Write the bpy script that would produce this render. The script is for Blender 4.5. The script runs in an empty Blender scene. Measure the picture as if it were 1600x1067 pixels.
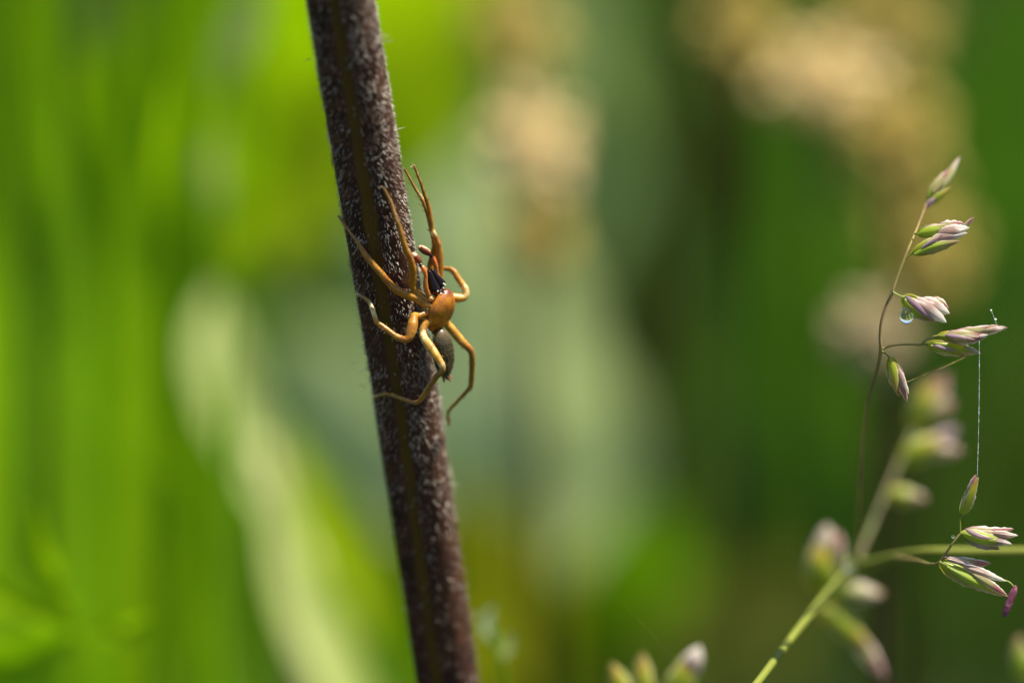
import bpy, math, random
import numpy as np
from mathutils import Vector, Matrix, kdtree, noise as mnoise

random.seed(7); rng = np.random.default_rng(7)
SC = bpy.context.scene; COL = SC.collection
R_ = math.radians

# ------------------------------------------------------------------ camera, sky, sun, exposure
CAM = Vector((0, 0, 0.45)); PITCH = R_(18); ZF = 0.17778; U = 4e-5       # 1 photo pixel = 0.04 mm at the spider
cd = bpy.data.cameras.new('camera'); cam = bpy.data.objects.new('camera', cd); COL.objects.link(cam)
cam.location = CAM; cam.rotation_euler = (math.pi/2 - PITCH, 0, 0)
cd.lens = 100; cd.sensor_width = 36; cd.clip_start = 0.005; cd.clip_end = 200
cd.dof.use_dof = True; cd.dof.focus_distance = ZF - 10*U; cd.dof.aperture_fstop = 10.0; cd.dof.aperture_blades = 0
SC.camera = cam

SUN_EL, SUN_AZ = 68, 72          # azimuth: degrees from the view direction (+y) towards the right (+x)
sd = Vector((math.sin(R_(SUN_AZ))*math.cos(R_(SUN_EL)), math.cos(R_(SUN_AZ))*math.cos(R_(SUN_EL)), math.sin(R_(SUN_EL))))
w = bpy.data.worlds.new('World'); SC.world = w; w.use_nodes = True
sky = w.node_tree.nodes.new('ShaderNodeTexSky'); sky.sky_type = 'NISHITA'; sky.sun_disc = False
sky.sun_elevation = R_(SUN_EL); sky.sun_rotation = R_(SUN_AZ)
w.node_tree.links.new(sky.outputs[0], w.node_tree.nodes['Background'].inputs[0])
w.node_tree.nodes['Background'].inputs[1].default_value = 0.06
sl = bpy.data.lights.new('sun', 'SUN'); sl.energy = 4.5; sl.angle = R_(0.6); sl.color = (1, .91, .76)
so = bpy.data.objects.new('sun', sl); COL.objects.link(so); so.rotation_euler = sd.to_track_quat('Z', 'Y').to_euler()
so.location = (1, 1, 3)
SC.view_settings.view_transform = 'Standard'; SC.view_settings.look = 'None'
SC.view_settings.exposure = 1.45; SC.view_settings.gamma = 1
SC.render.engine = 'CYCLES'
SC.cycles.use_denoising = True
SC.cycles.max_bounces = 8; SC.cycles.transparent_max_bounces = 16
SC.cycles.sample_clamp_indirect = 6

# ------------------------------------------------------------------ placing helpers
FW = Vector((0, math.cos(PITCH), -math.sin(PITCH))); UPV = Vector((0, math.sin(PITCH), math.cos(PITCH))); RT = Vector((1, 0, 0))
def B(px, py, z):
    return CAM + FW*z + RT*((px-800)/1600*.36*z) - UPV*((py-533.5)/1600*.36*z)
def P(px, py, wd=0): return B(px, py, ZF - wd*U)
def lin(c):
    return tuple(((v/255)/12.92 if v/255 <= .04045 else ((v/255+.055)/1.055)**2.4) for v in c)

# ------------------------------------------------------------------ object helpers
def tag(o, label=None, cat=None, group=None, kind=None):
    if label: o['label'] = label
    if cat: o['category'] = cat
    if group: o['group'] = group
    if kind: o['kind'] = kind
    return o
def empty(name, loc, label, cat, group=None):
    o = bpy.data.objects.new(name, None); COL.objects.link(o); o.location = loc; o.empty_display_size = .002
    return tag(o, label, cat, group)
class MB:
    def __init__(s): s.v = []; s.f = []; s.uv = []; s.c = []
    def add(s, v, f, uv=None, c=None):
        n = len(s.v); s.v += [tuple(p) for p in v]; s.f += [tuple(i+n for i in q) for q in f]
        s.uv += list(uv) if uv is not None else [(0, 0)]*len(v)
        s.c += [tuple(c)]*len(v) if c is not None else [(1, 1, 1)]*len(v)
        return s
    def build(s, name, mat, parent=None, loc=None, smooth=True):
        root = parent
        while root is not None and root.parent is not None: root = root.parent
        L = Vector(loc) if loc is not None else (root.location.copy() if root is not None else Vector(s.v[0]))
        a = np.array(s.v, dtype=np.float64) - np.array(L)
        me = bpy.data.meshes.new(name); me.from_pydata(a.tolist(), [], s.f)
        ul = me.uv_layers.new(name='UVMap')
        li = np.empty(len(me.loops), dtype=np.int32); me.loops.foreach_get('vertex_index', li)
        ul.data.foreach_set('uv', np.array(s.uv, dtype=np.float32)[li].ravel())
        ca = me.color_attributes.new('Col', 'FLOAT_COLOR', 'POINT')
        cc = np.ones((len(s.v), 4), dtype=np.float32); cc[:, :3] = np.array(s.c, dtype=np.float32)
        ca.data.foreach_set('color', cc.ravel())
        if smooth: me.polygons.foreach_set('use_smooth', [True]*len(me.polygons))
        me.materials.append(mat); me.update()
        o = bpy.data.objects.new(name, me); COL.objects.link(o)
        if parent is not None: o.parent = parent
        else: o.location = L
        return o

def catmull(pts, n):
    """centripetal spline through pts (rows x, y, z, ...), n samples per span"""
    p = np.array(pts, dtype=float); p = np.vstack([2*p[0]-p[1], p, 2*p[-1]-p[-2]]); out = []
    for i in range(1, len(p)-2):
        P0, P1, P2, P3 = p[i-1], p[i], p[i+1], p[i+2]
        d = [max(np.linalg.norm(b[:3]-a[:3]), 1e-9)**.5 for a, b in ((P0, P1), (P1, P2), (P2, P3))]
        t0, t1, t2, t3 = 0, d[0], d[0]+d[1], d[0]+d[1]+d[2]
        for k in range(n):
            t = t1+(t2-t1)*k/n
            A1 = (t1-t)/(t1-t0)*P0+(t-t0)/(t1-t0)*P1; A2 = (t2-t)/(t2-t1)*P1+(t-t1)/(t2-t1)*P2; A3 = (t3-t)/(t3-t2)*P2+(t-t2)/(t3-t2)*P3
            B1 = (t2-t)/(t2-t0)*A1+(t-t0)/(t2-t0)*A2; B2 = (t3-t)/(t3-t1)*A2+(t-t1)/(t3-t1)*A3
            out.append((t2-t)/(t2-t1)*B1+(t-t1)/(t2-t1)*B2)
    out.append(p[-2]); return np.array(out)

def tube(pts, rad, n=10, shape=None, caps=True):
    """pts Nx3, rad N -> verts faces uv"""
    pts = np.array(pts, dtype=float); N = len(pts)
    T = np.gradient(pts, axis=0); T /= np.linalg.norm(T, axis=1)[:, None]+1e-12
    a = np.cross(T[0], (0, 1, 0.01)); a /= np.linalg.norm(a)
    V = []; UV = []; F = []
    for i in range(N):
        a = a - T[i]*np.dot(a, T[i]); a /= np.linalg.norm(a); b = np.cross(T[i], a)
        for k in range(n):
            th = 2*math.pi*k/n; r = rad[i]*(shape(th, i/(N-1)) if shape else 1)
            V.append(pts[i] + r*(a*math.cos(th)+b*math.sin(th))); UV.append((k/n, i/(N-1)))
    for i in range(N-1):
        for k in range(n):
            F.append((i*n+k, i*n+(k+1) % n, (i+1)*n+(k+1) % n, (i+1)*n+k))
    if caps:
        V.append(pts[0]-T[0]*rad[0]*.6); UV.append((.5, 0)); V.append(pts[-1]+T[-1]*rad[-1]*.6); UV.append((.5, 1))
        for k in range(n):
            F.append((N*n, (k+1) % n, k)); F.append((N*n+1, (N-1)*n+k, (N-1)*n+(k+1) % n))
    return V, F, UV

def ellipsoid(c, ax, nu=16, nv=10, warp=None):
    """ax: three semi-axis vectors; poles along the first"""
    c = np.array(c, float); ax = [np.array(x, float) for x in ax]; V = []; F = []; UV = []
    for i in range(nv+1):
        ph = math.pi*i/nv
        for k in range(nu):
            th = 2*math.pi*k/nu; q = (math.cos(ph), math.sin(ph)*math.cos(th), math.sin(ph)*math.sin(th))
            if warp: q = warp(*q)
            V.append(c+ax[0]*q[0]+ax[1]*q[1]+ax[2]*q[2]); UV.append((k/nu, i/nv))
    for i in range(nv):
        for k in range(nu):
            F.append((i*nu+k, (i+1)*nu+k, (i+1)*nu+(k+1) % nu, i*nu+(k+1) % nu))
    return V, F, UV

# ------------------------------------------------------------------ materials
MATS = {}
class NT:
    def __init__(s, name):
        s.m = bpy.data.materials.new(name); s.m.use_nodes = True; s.t = s.m.node_tree; s.t.nodes.clear()
        s.out = s.n('ShaderNodeOutputMaterial')
    def n(s, typ, **kw):
        x = s.t.nodes.new(typ)
        for k, v in kw.items():
            if k.startswith('_'): setattr(x, k[1:], v)
            else: x.inputs[k.replace('__', ' ')].default_value = v
        return x
    def l(s, a, b): s.t.links.new(a, b)
    def math(s, op, a, b=None, clamp=False):
        x = s.n('ShaderNodeMath', _operation=op, _use_clamp=clamp)
        for i, q in enumerate((a, b)):
            if q is None: continue
            if isinstance(q, (int, float)): x.inputs[i].default_value = q
            else: s.l(q, x.inputs[i])
        return x.outputs[0]
    def mix(s, f, a, b, blend='MIX'):
        x = s.n('ShaderNodeMix', _data_type='RGBA', _blend_type=blend)
        for i, q in ((0, f), (6, a), (7, b)):
            if isinstance(q, (int, float)): x.inputs[i].default_value = q
            elif isinstance(q, tuple): x.inputs[i].default_value = (*q, 1)
            else: s.l(q, x.inputs[i])
        return x.outputs[2]
    def ramp(s, f, stops):
        x = s.n('ShaderNodeValToRGB'); e = x.color_ramp.elements
        while len(e) < len(stops): e.new(.5)
        for q, (p, c) in zip(e, stops): q.position = p; q.color = (*c, 1) if isinstance(c, tuple) else (c, c, c, 1)
        s.l(f, x.inputs[0]); return x.outputs[0]
    def noise(s, scale, detail=3, vec=None, rough=.5):
        x = s.n('ShaderNodeTexNoise', Scale=scale, Detail=detail, Roughness=rough)
        if vec is None:
            tc = s.n('ShaderNodeTexCoord'); vec = tc.outputs['Object']
        s.l(vec, x.inputs['Vector']); return x.outputs['Fac']

def leaf_mat(name, col, transl=.45, rough=.45, scale=60, var=.35, col2=None, spec=.1, tcol=None):
    if name in MATS: return MATS[name]
    t = NT(name); nz = t.noise(scale, 4)
    c2 = col2 or tuple(v*(1-var) for v in col)
    c = t.mix(t.ramp(nz, [(.35, 0.0), (.65, 1.0)]), col, c2)
    uv = t.n('ShaderNodeUVMap'); sp = t.n('ShaderNodeSeparateXYZ'); t.l(uv.outputs[0], sp.inputs[0])
    vein = t.math('SINE', t.math('MULTIPLY', sp.outputs[0], 60.0))
    c = t.mix(t.math('MULTIPLY', t.math('ADD', vein, 1.0), .08), c, tuple(min(1, v*1.5) for v in col))
    p = t.n('ShaderNodeBsdfPrincipled', Roughness=rough); p.inputs['Specular IOR Level'].default_value = spec
    tr = t.n('ShaderNodeBsdfTranslucent'); mx = t.n('ShaderNodeMixShader', Fac=transl)
    t.l(c, p.inputs['Base Color'])
    tc = t.mix(1.0, c, tcol or (1.25, 1.3, .55), 'MULTIPLY'); t.l(tc, tr.inputs['Color'])
    bp = t.n('ShaderNodeBump', Strength=.3, Distance=.0004); t.l(nz, bp.inputs['Height']); t.l(bp.outputs[0], p.inputs['Normal'])
    t.l(p.outputs[0], mx.inputs[1]); t.l(tr.outputs[0], mx.inputs[2]); t.l(mx.outputs[0], t.out.inputs[0])
    MATS[name] = t.m; return t.m

def attr_mat(name, transl=.35, rough=.5, mult=(1.2, 1.25, .6)):
    t = NT(name); a = t.n('ShaderNodeVertexColor', _layer_name='Col')
    nz = t.noise(25, 2); c = t.mix(nz, a.outputs[0], t.mix(1.0, a.outputs[0], (.6, .65, .6), 'MULTIPLY'))
    p = t.n('ShaderNodeBsdfPrincipled', Roughness=rough); p.inputs['Specular IOR Level'].default_value = .3
    tr = t.n('ShaderNodeBsdfTranslucent'); mx = t.n('ShaderNodeMixShader', Fac=transl)
    t.l(c, p.inputs['Base Color']); t.l(t.mix(1.0, c, mult, 'MULTIPLY'), tr.inputs['Color'])
    t.l(p.outputs[0], mx.inputs[1]); t.l(tr.outputs[0], mx.inputs[2]); t.l(mx.outputs[0], t.out.inputs[0]); return t.m

def ground_mat():
    t = NT('meadow_soil'); tc = t.n('ShaderNodeTexCoord'); n1 = t.noise(4, 6); n2 = t.noise(90, 5, rough=.7)
    c = t.ramp(n1, [(.35, (.02, .035, .006)), (.5, (.035, .06, .01)), (.7, (.05, .04, .018))])
    c = t.mix(n2, c, t.mix(1.0, c, (.35, .35, .35), 'MULTIPLY'))
    p = t.n('ShaderNodeBsdfPrincipled', Roughness=.9); t.l(c, p.inputs['Base Color'])
    bp = t.n('ShaderNodeBump', Strength=.8, Distance=.01); t.l(n2, bp.inputs['Height']); t.l(bp.outputs[0], p.inputs['Normal'])
    t.l(p.outputs[0], t.out.inputs[0]); return t.m

# ------------------------------------------------------------------ ground and far meadow
G = 24; gv = []; gf = []
xs = np.sign(np.linspace(-1, 1, G+1))*np.abs(np.linspace(-1, 1, G+1))**2.2*60
for yy in xs:
    for xx in xs: gv.append((xx, yy+1, 0.02*math.sin(xx*1.3)*math.sin(yy*.9) if abs(xx) > 2 or abs(yy) > 3 else 0))
for i in range(G):
    for j in range(G): gf.append((i*(G+1)+j, i*(G+1)+j+1, (i+1)*(G+1)+j+1, (i+1)*(G+1)+j))
tag(MB().add(gv, gf).build('ground', ground_mat(), loc=(0, 0, 0)), kind='structure')

GREENS = [(.06, .14, .010), (.085, .18, .012), (.05, .10, .010), (.12, .19, .018), (.07, .13, .025)]
def grass_patch(name, n, xr, yr, hr, wr, cols, seed, label):
    r = np.random.default_rng(seed); m = MB(); segs = 4
    V = []; F = []; C = []
    for _ in range(n):
        y = yr[0]+(yr[1]-yr[0])*r.random()**1.2; x = xr(y)*(2*r.random()-1)
        h = r.uniform(*hr(y)); wd = r.uniform(*wr)*.5; az = r.uniform(0, 6.28); lean = r.uniform(.05, .6)*h; la = r.uniform(0, 6.28)
        c = np.array(cols[r.integers(len(cols))])*r.uniform(.7, 1.25); b = len(V)
        for s in range(segs+1):
            t = s/segs; ww = wd*(1-t**2)+.0002
            cx = x+math.cos(la)*lean*t*t; cy = y+math.sin(la)*lean*t*t; cz = h*(t-.25*t*t*lean/h)-.002
            V.append((cx-math.cos(az)*ww, cy-math.sin(az)*ww, cz)); V.append((cx+math.cos(az)*ww, cy+math.sin(az)*ww, cz)); C += [tuple(c)]*2
        for s in range(segs): F.append((b+2*s, b+2*s+1, b+2*s+3, b+2*s+2))
    m.v = V; m.f = F; m.c = C; m.uv = [(0, 0)]*len(V)
    return tag(m.build(name, GRASS, loc=(0, 0, 0)), label, 'grass', kind='stuff')
GRASS = attr_mat('meadow_grass_blades')
grass_patch('meadow_grass', 16000, lambda y: .35+y*.45, (.95, 4.5), lambda y: (.08, .2), (.004, .010), GREENS, 3, 'dark green meadow grass far behind the stem, out of focus')
grass_patch('short_grass', 5000, lambda y: .5, (-.3, .95), lambda y: (.03, max(.04, .10-.02*y)), (.003, .006), GREENS, 4, 'short green grass covering the ground under the plants')

# ------------------------------------------------------------------ leaves and blades
def blade_geo(path, face=0.0, fold=.25, m=7, n=5, prof=None, ripple=0.0):
    """path: rows (world x,y,z,width); face: roll about the path, 0 = flat to the camera"""
    q = catmull(path, n); V = []; UV = []; F = []; N = len(q); T = np.gradient(q[:, :3], axis=0); ph = random.random()*6
    for i in range(N):
        t = Vector(T[i]).normalized(); c = Vector(q[i, :3]); view = (CAM-c).normalized()
        s = t.cross(view).normalized(); nn = s.cross(t).normalized()
        s2 = s*math.cos(face)+nn*math.sin(face); n2 = nn*math.cos(face)-s*math.sin(face)
        for k in range(m):
            u = k/(m-1)*2-1; hw = q[i, 3]/2
            V.append(c+s2*(u*hw)+n2*(hw*(fold*(abs(u)-.5)+ripple*math.sin(i*1.1+ph+u*2)*abs(u)))); UV.append(((u+1)/2, i/(N-1)))
    for i in range(N-1):
        for k in range(m-1): F.append((i*m+k, i*m+k+1, (i+1)*m+k+1, (i+1)*m+k))
    return V, F, UV
def bpath(pts, z=None):
    """pts (px,py,z,width px) -> world rows with width in metres"""
    return [(*B(p[0], p[1], p[2]), p[3]/1600*.36*p[2]) for p in pts]
def to_ground(p, dx=0.0, dy=0.02):
    return (p[0]+dx, p[1]+dy, 0.0)

def leafy_plant(name, label, cat, stems, leaves, group=None):
    """stems: list of (pts (px,py,z,r px), material, extend to ground?)  leaves: (pts, mat, face, fold, label)"""
    allp = []
    first = stems[0][0][0]; b = B(first[0], first[1], first[2])
    root = empty(name, (b.x, b.y+.02, 0), label, cat, group)
    for pts, mat, grd in stems:
        rows = [(*B(p[0], p[1], p[2]), p[3]/1600*.36*p[2]) for p in pts]
        if grd:
            f0 = rows[0]; dirx = (rows[0][0]-rows[1][0]); dz = max(1e-3, rows[1][2]-rows[0][2])
            gx = f0[0]+max(-.06, min(.06, dirx/dz*f0[2]*.5)); rows = [(gx, f0[1]+.02, -.002, f0[3]*1.3), ((gx+f0[0])/2, f0[1]+.008, f0[2]*.5, f0[3]*1.15)]+rows
        q = catmull(rows, 6); V, F, UV = tube(q[:, :3], q[:, 3], 10); MB().add(V, F, UV).build('stem', mat, root)
    for L in leaves:
        pts, mat, face, fold = L[:4]
        V, F, UV = blade_geo(bpath(pts), face, fold, ripple=L[5] if len(L) > 5 else .06)
        o = MB().add(V, F, UV).build('leaf', mat, root)
        if len(L) > 4 and L[4]: o['label'] = L[4]
    return root

M_lime = leaf_mat('lime_leaf', (.34, .48, .006), .5, scale=30)
M_green = leaf_mat('green_leaf', (.13, .27, .006), .45, scale=40)
M_mid = leaf_mat('mid_green_leaf', (.09, .21, .015), .4, scale=30)
M_grass = leaf_mat('grass_leaf', (.29, .48, .004), .6, scale=40)
M_grassd = leaf_mat('deep_grass_leaf', (.19, .38, .003), .55, scale=40)
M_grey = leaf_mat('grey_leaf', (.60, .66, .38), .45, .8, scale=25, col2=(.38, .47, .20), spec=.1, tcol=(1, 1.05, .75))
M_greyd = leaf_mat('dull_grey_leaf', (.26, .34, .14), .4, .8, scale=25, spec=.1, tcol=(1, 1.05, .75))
M_pale = leaf_mat('pale_leaf', (.44, .50, .19), .35, .7, scale=120, col2=(.38, .45, .14), spec=.2)
M_pstalk = leaf_mat('pale_stalk', (.5, .44, .26), .2, .8, scale=200, col2=(.36, .4, .16), spec=.2)
M_dryst = leaf_mat('dry_stalk', (.06, .05, .015), .1, .8, scale=100)
M_dark = leaf_mat('dark_leaf', (.05, .08, .015), .2, .7, scale=60)
M_olive = leaf_mat('olive_leaf', (.26, .28, .012), .45, .6, scale=50)
M_brown = leaf_mat('withered_leaf', (.24, .26, .035), .3, .8, scale=50, tcol=(1.2, 1, .7))

# lime leaf and its neighbours, upper left of the middle
leafy_plant('broad_leaved_weed', 'bright lime broad-leaved plant behind the top of the dark stem', 'plant',
    [([(420, 560, .40, 14), (400, 300, .40, 12), (380, 60, .40, 9)], M_green, True)],
    [([(390, 330, .40, 40), (500, 200, .395, 330), (620, 60, .39, 360), (800, -130, .38, 60)], M_lime, .1, .2),
     ([(400, 400, .38, 40), (430, 340, .38, 170), (470, 270, .38, 190), (560, 150, .38, 30)], M_lime, .2, .3),
     ([(395, 120, .39, 30), (440, 40, .385, 200), (500, -60, .38, 240), (560, -180, .37, 30)], M_grass, -.2, .2)])
# grey leaves in the centre
leafy_plant('grey_leaved_herb', 'grey-green woolly plant out of focus right of the spider', 'plant',
    [([(900, 1150, .62, 26), (890, 700, .61, 22), (880, 300, .60, 16)], M_grey, True)],
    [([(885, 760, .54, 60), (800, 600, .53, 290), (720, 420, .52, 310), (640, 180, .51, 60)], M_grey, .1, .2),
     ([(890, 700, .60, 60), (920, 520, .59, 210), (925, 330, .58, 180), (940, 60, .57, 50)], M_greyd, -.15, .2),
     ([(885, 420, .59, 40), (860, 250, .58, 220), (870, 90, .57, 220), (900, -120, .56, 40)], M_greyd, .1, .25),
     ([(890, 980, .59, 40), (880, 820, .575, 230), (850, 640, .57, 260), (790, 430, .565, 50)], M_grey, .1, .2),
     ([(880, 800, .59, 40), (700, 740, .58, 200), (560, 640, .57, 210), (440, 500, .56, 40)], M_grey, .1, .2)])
# green leaves right of the dark stalk
leafy_plant('dock_plant', 'dark green broad leaves out of focus behind the thin grass panicle', 'plant',
    [([(1330, 1200, .75, 20), (1330, 700, .74, 18), (1320, 300, .73, 12)], M_mid, True)],
    [([(1330, 900, .72, 60), (1260, 650, .71, 250), (1220, 420, .70, 260), (1200, 120, .69, 60)], M_mid, .1, .15),
     ([(1340, 620, .72, 60), (1480, 400, .71, 260), (1560, 200, .70, 260), (1620, -60, .69, 60)], M_mid, .1, .15)])
# olive and green leaves along the bottom centre
leafy_plant('yellowing_plant', 'yellow-green leafy plant out of focus at the bottom centre', 'plant',
    [([(930, 1300, .50, 16), (920, 1100, .50, 14), (900, 980, .50, 10)], M_olive, True)],
    [([(900, 1120, .49, 60), (820, 1010, .485, 220), (760, 900, .48, 230), (690, 760, .475, 50)], M_olive, .2, .2),
     ([(920, 1130, .49, 60), (980, 1000, .485, 220), (1000, 900, .48, 200), (1000, 780, .475, 40)], M_green, .1, .2),
     ([(940, 1150, .48, 60), (1080, 1050, .475, 180), (1180, 970, .47, 200), (1300, 900, .465, 40)], M_brown, .1, .2),
     ([(820, 1180, .47, 60), (770, 1090, .475, 160), (800, 1000, .47, 170), (840, 900, .465, 40)], M_olive, .1, .2),
     ([(930, 1150, .51, 60), (780, 1080, .505, 200), (650, 1000, .50, 200), (520, 880, .495, 40)], M_grassd, .1, .2)])
# withered stalk
leafy_plant('withered_stalk', 'dark withered brown stalk out of focus near the top centre', 'plant',
    [([(1030, 1100, .50, 26), (1050, 700, .50, 26), (1085, 300, .495, 24), (1090, -100, .49, 20)], M_dryst, True)],
    [([(1080, 420, .49, 20), (1105, 300, .485, 90), (1115, 210, .48, 80), (1100, 120, .475, 20)], M_dryst, .2, .3),
     ([(1050, 830, .49, 20), (1040, 760, .485, 70), (1050, 690, .48, 70), (1070, 600, .475, 20)], M_dark, .2, .3),
     ([(1060, 620, .49, 30), (1000, 540, .485, 100), (990, 460, .48, 100), (1010, 330, .475, 20)], M_dark, .2, .3)])

leafy_plant('broad_leaved_weed', 'mid green broad-leaved plant behind the grass tuft at the left edge', 'plant',
    [([(120, 1250, .36, 12), (130, 900, .36, 11), (150, 500, .355, 8)], M_green, True)],
    [([(120, 1150, .35, 40), (30, 900, .345, 330), (-20, 640, .34, 330), (-40, 300, .335, 60)], M_green, .1, .2),
     ([(130, 1000, .35, 40), (240, 820, .345, 300), (300, 600, .34, 300), (330, 330, .335, 60)], M_green, .15, .2),
     ([(140, 700, .35, 40), (80, 450, .345, 300), (40, 220, .34, 300), (0, -80, .335, 60)], M_grass, .1, .2),
     ([(150, 640, .35, 40), (230, 420, .345, 280), (290, 200, .34, 300), (330, -120, .335, 60)], M_grass, .15, .2)])
# left: upright tuft of grass blades
tr = empty('grass_tuft', (B(150, 1100, .27).x, B(150, 1100, .27).y+.02, 0), 'tuft of upright green grass blades filling the left side', 'grass tuft')
rr = random.Random(5)
for i in range(34):
    x = -60+i*12.5+rr.uniform(-8, 8); z = rr.uniform(.235, .32); wd = rr.uniform(28, 60); top = rr.uniform(-260, 120) if i < 26 else rr.uniform(350, 700)
    ln = rr.uniform(-40, 50)
    pts = [(x, 1300, z, wd), (x+ln*.2, 800, z, wd*1.1), (x+ln*.5, 350, z, wd), (x+ln, top, z-.005, 4)] if top < 300 else [(x+60, 1300, z, wd), (x+40, 1050, z, wd), (x+ln, top, z, 4)]
    rows = bpath(pts); b = rows[0]; rows = [(b[0]*.9, b[1]+.02, -.002, b[3]*.8)]+rows
    V, F, UV = blade_geo(rows, rr.uniform(-.6, .6), .3, m=5)
    MB().add(V, F, UV).build('blade', [M_grass, M_grassd, M_grass, M_green][i % 4], tr)

# pale arching stalk with lime leaf
leafy_plant('pale_stalk_plant', 'pale cream-green leaning stalk out of focus left of the dark stem', 'plant',
    [([(610, 1250, 0.294, 30), (530, 1065, 0.296, 32), (470, 900, 0.298, 28), (435, 790, 0.299, 24), (408, 700, 0.300, 18)], M_pstalk, True),
     ([(350, 520, 0.294, 4), (340, 400, 0.298, 3), (342, 300, 0.303, 3), (365, 200, 0.308, 3), (330, -60, .26, 3)], M_grass, False)],
    [([(465, 850, 0.296, 30), (412, 720, 0.299, 85), (362, 610, 0.302, 105), (340, 520, 0.304, 80), (342, 450, 0.306, 14)], M_pale, .15, .3, 'pale cream-green upright leaf', 0),
     ([(600, 1230, 0.291, 60), (520, 1040, 0.293, 84), (466, 920, 0.294, 74), (425, 790, 0.295, 20)], M_pale, -.2, .4, 'pale cream-green leaf sheath', 0),
     ([(575, 1010, 0.303, 16), (575, 930, 0.304, 70), (540, 850, 0.305, 110), (497, 770, 0.306, 80), (450, 660, 0.307, 10)], M_lime, .1, 0.278, 'lime green side leaf'),
     ([(338, 420, 0.298, 6), (370, 370, 0.298, 40), (400, 350, 0.298, 44), (430, 330, 0.298, 6)], M_lime, .1, .2),
     ([(365, 260, .27, 6), (385, 210, .27, 34), (380, 150, .27, 36), (350, 80, .27, 6)], M_grass, .1, .2)])
leafy_plant('slender_weed', 'slender weed with small lime leaves blurred left of the upper stem', 'plant',
    [([(300, 1250, .27, 5), (330, 800, .272, 5), (352, 450, .275, 4), (335, 150, .278, 4), (310, -80, .28, 3)], M_grassd, True)],
    [([(352, 440, .275, 6), (385, 400, .274, 44), (410, 355, .273, 46), (420, 300, .272, 6)], M_lime, .1, .2),
     ([(348, 330, .275, 6), (335, 290, .274, 36), (330, 250, .273, 36), (345, 200, .272, 6)], M_pale, .1, .2),
     ([(335, 150, .278, 6), (360, 90, .277, 50), (385, 30, .276, 56), (410, -50, .275, 6)], M_pale, .1, .2),
     ([(330, 800, .27, 6), (280, 720, .269, 44), (230, 660, .268, 46), (190, 560, .267, 6)], M_grass, .1, .2)])
# bottom-left leaf rosette
leafy_plant('leafy_shoot', 'light green leafy shoot in the bottom left corner', 'plant',
    [([(110, 1240, .222, 9), (125, 1060, .222, 9), (120, 985, .222, 8)], M_grass, True)],
    [([(122, 985, .222, 10), (85, 920, .221, 44), (58, 860, .22, 46), (52, 780, .219, 6)], M_grass, .1, .3),
     ([(120, 985, .222, 10), (60, 960, .221, 40), (0, 925, .22, 44), (-80, 860, .219, 6)], M_grass, .1, .3),
     ([(122, 990, .222, 10), (160, 985, .221, 34), (200, 985, .22, 36), (235, 960, .219, 6)], M_grass, .1, .3),
     ([(120, 990, .222, 10), (70, 1010, .223, 70), (20, 1040, .224, 80), (-60, 1060, .225, 10)], M_grassd, .1, .3)])
leafy_plant('small_sprout', 'small pale green sprout behind the lower right side of the stem', 'plant',
    [([(800, 1250, .205, 4), (790, 1080, .205, 4), (772, 985, .205, 4)], M_green, True)],
    [([(778, 1010, .205, 4), (764, 985, .205, 17), (760, 970, .205, 16), (770, 948, .205, 4)], M_grey, .1, .3),
     ([(782, 1030, .205, 4), (790, 1015, .205, 16), (796, 1005, .205, 14), (796, 988, .205, 4)], M_pale, .1, .3)])

# ------------------------------------------------------------------ tan seed heads far behind
M_tan = leaf_mat('tan_seed', (.88, .76, .44), .35, .8, scale=300, col2=(.70, .55, .26), tcol=(1.1, 1, .7))
M_tan2 = leaf_mat('ochre_seed', (.56, .44, .13), .25, .8, scale=300, col2=(.38, .30, .07), tcol=(1.1, 1, .7))
M_pinkt = leaf_mat('pinkish_seed', (.50, .42, .24), .3, .8, scale=300, col2=(.40, .32, .18), tcol=(1.1, 1, .8))
def seed_head(cx, cy, z, rx, ry, mat, label, n=70, base=(0, 900)):
    c = B(cx, cy, z); s = .36*z/1600; g = B(cx+base[0], cy+base[1], z)
    root = empty('seed_head', (g.x, g.y+.02, 0), label, 'seed head', 'dry seed heads blurred in the background')
    q = catmull([(g.x, g.y+.02, -.002, .0011), ((g.x+c.x)/2+.004, (g.y+c.y)/2+.005, c.z*.55, .001), (c.x, c.y, c.z, .0007)], 8)
    V, F, UV = tube(q[:, :3], q[:, 3], 7); MB().add(V, F, UV).build('stalk', M_dryst, root)
    m = MB(); r2 = random.Random(int(cx*7+cy))
    for i in range(n):
        a = r2.uniform(0, 6.28); b = math.acos(r2.uniform(-1, 1)); rr = r2.uniform(.45, 1)
        p = c+RT*(math.sin(b)*math.cos(a)*rx*s*rr)+UPV*(math.cos(b)*ry*s*rr)+FW*(math.sin(b)*math.sin(a)*rx*s*rr)
        e = 9*s*r2.uniform(.8, 1.5); d = (p-c).normalized(); o = d.orthogonal().normalized()
        V, F, UV = ellipsoid(p, (d*e*1.7, o*e, d.cross(o)*e*.6), 7, 5); m.add(V, F, UV)
    h = m.build('seeds', mat, root); h['kind'] = 'stuff'
    return root
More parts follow.
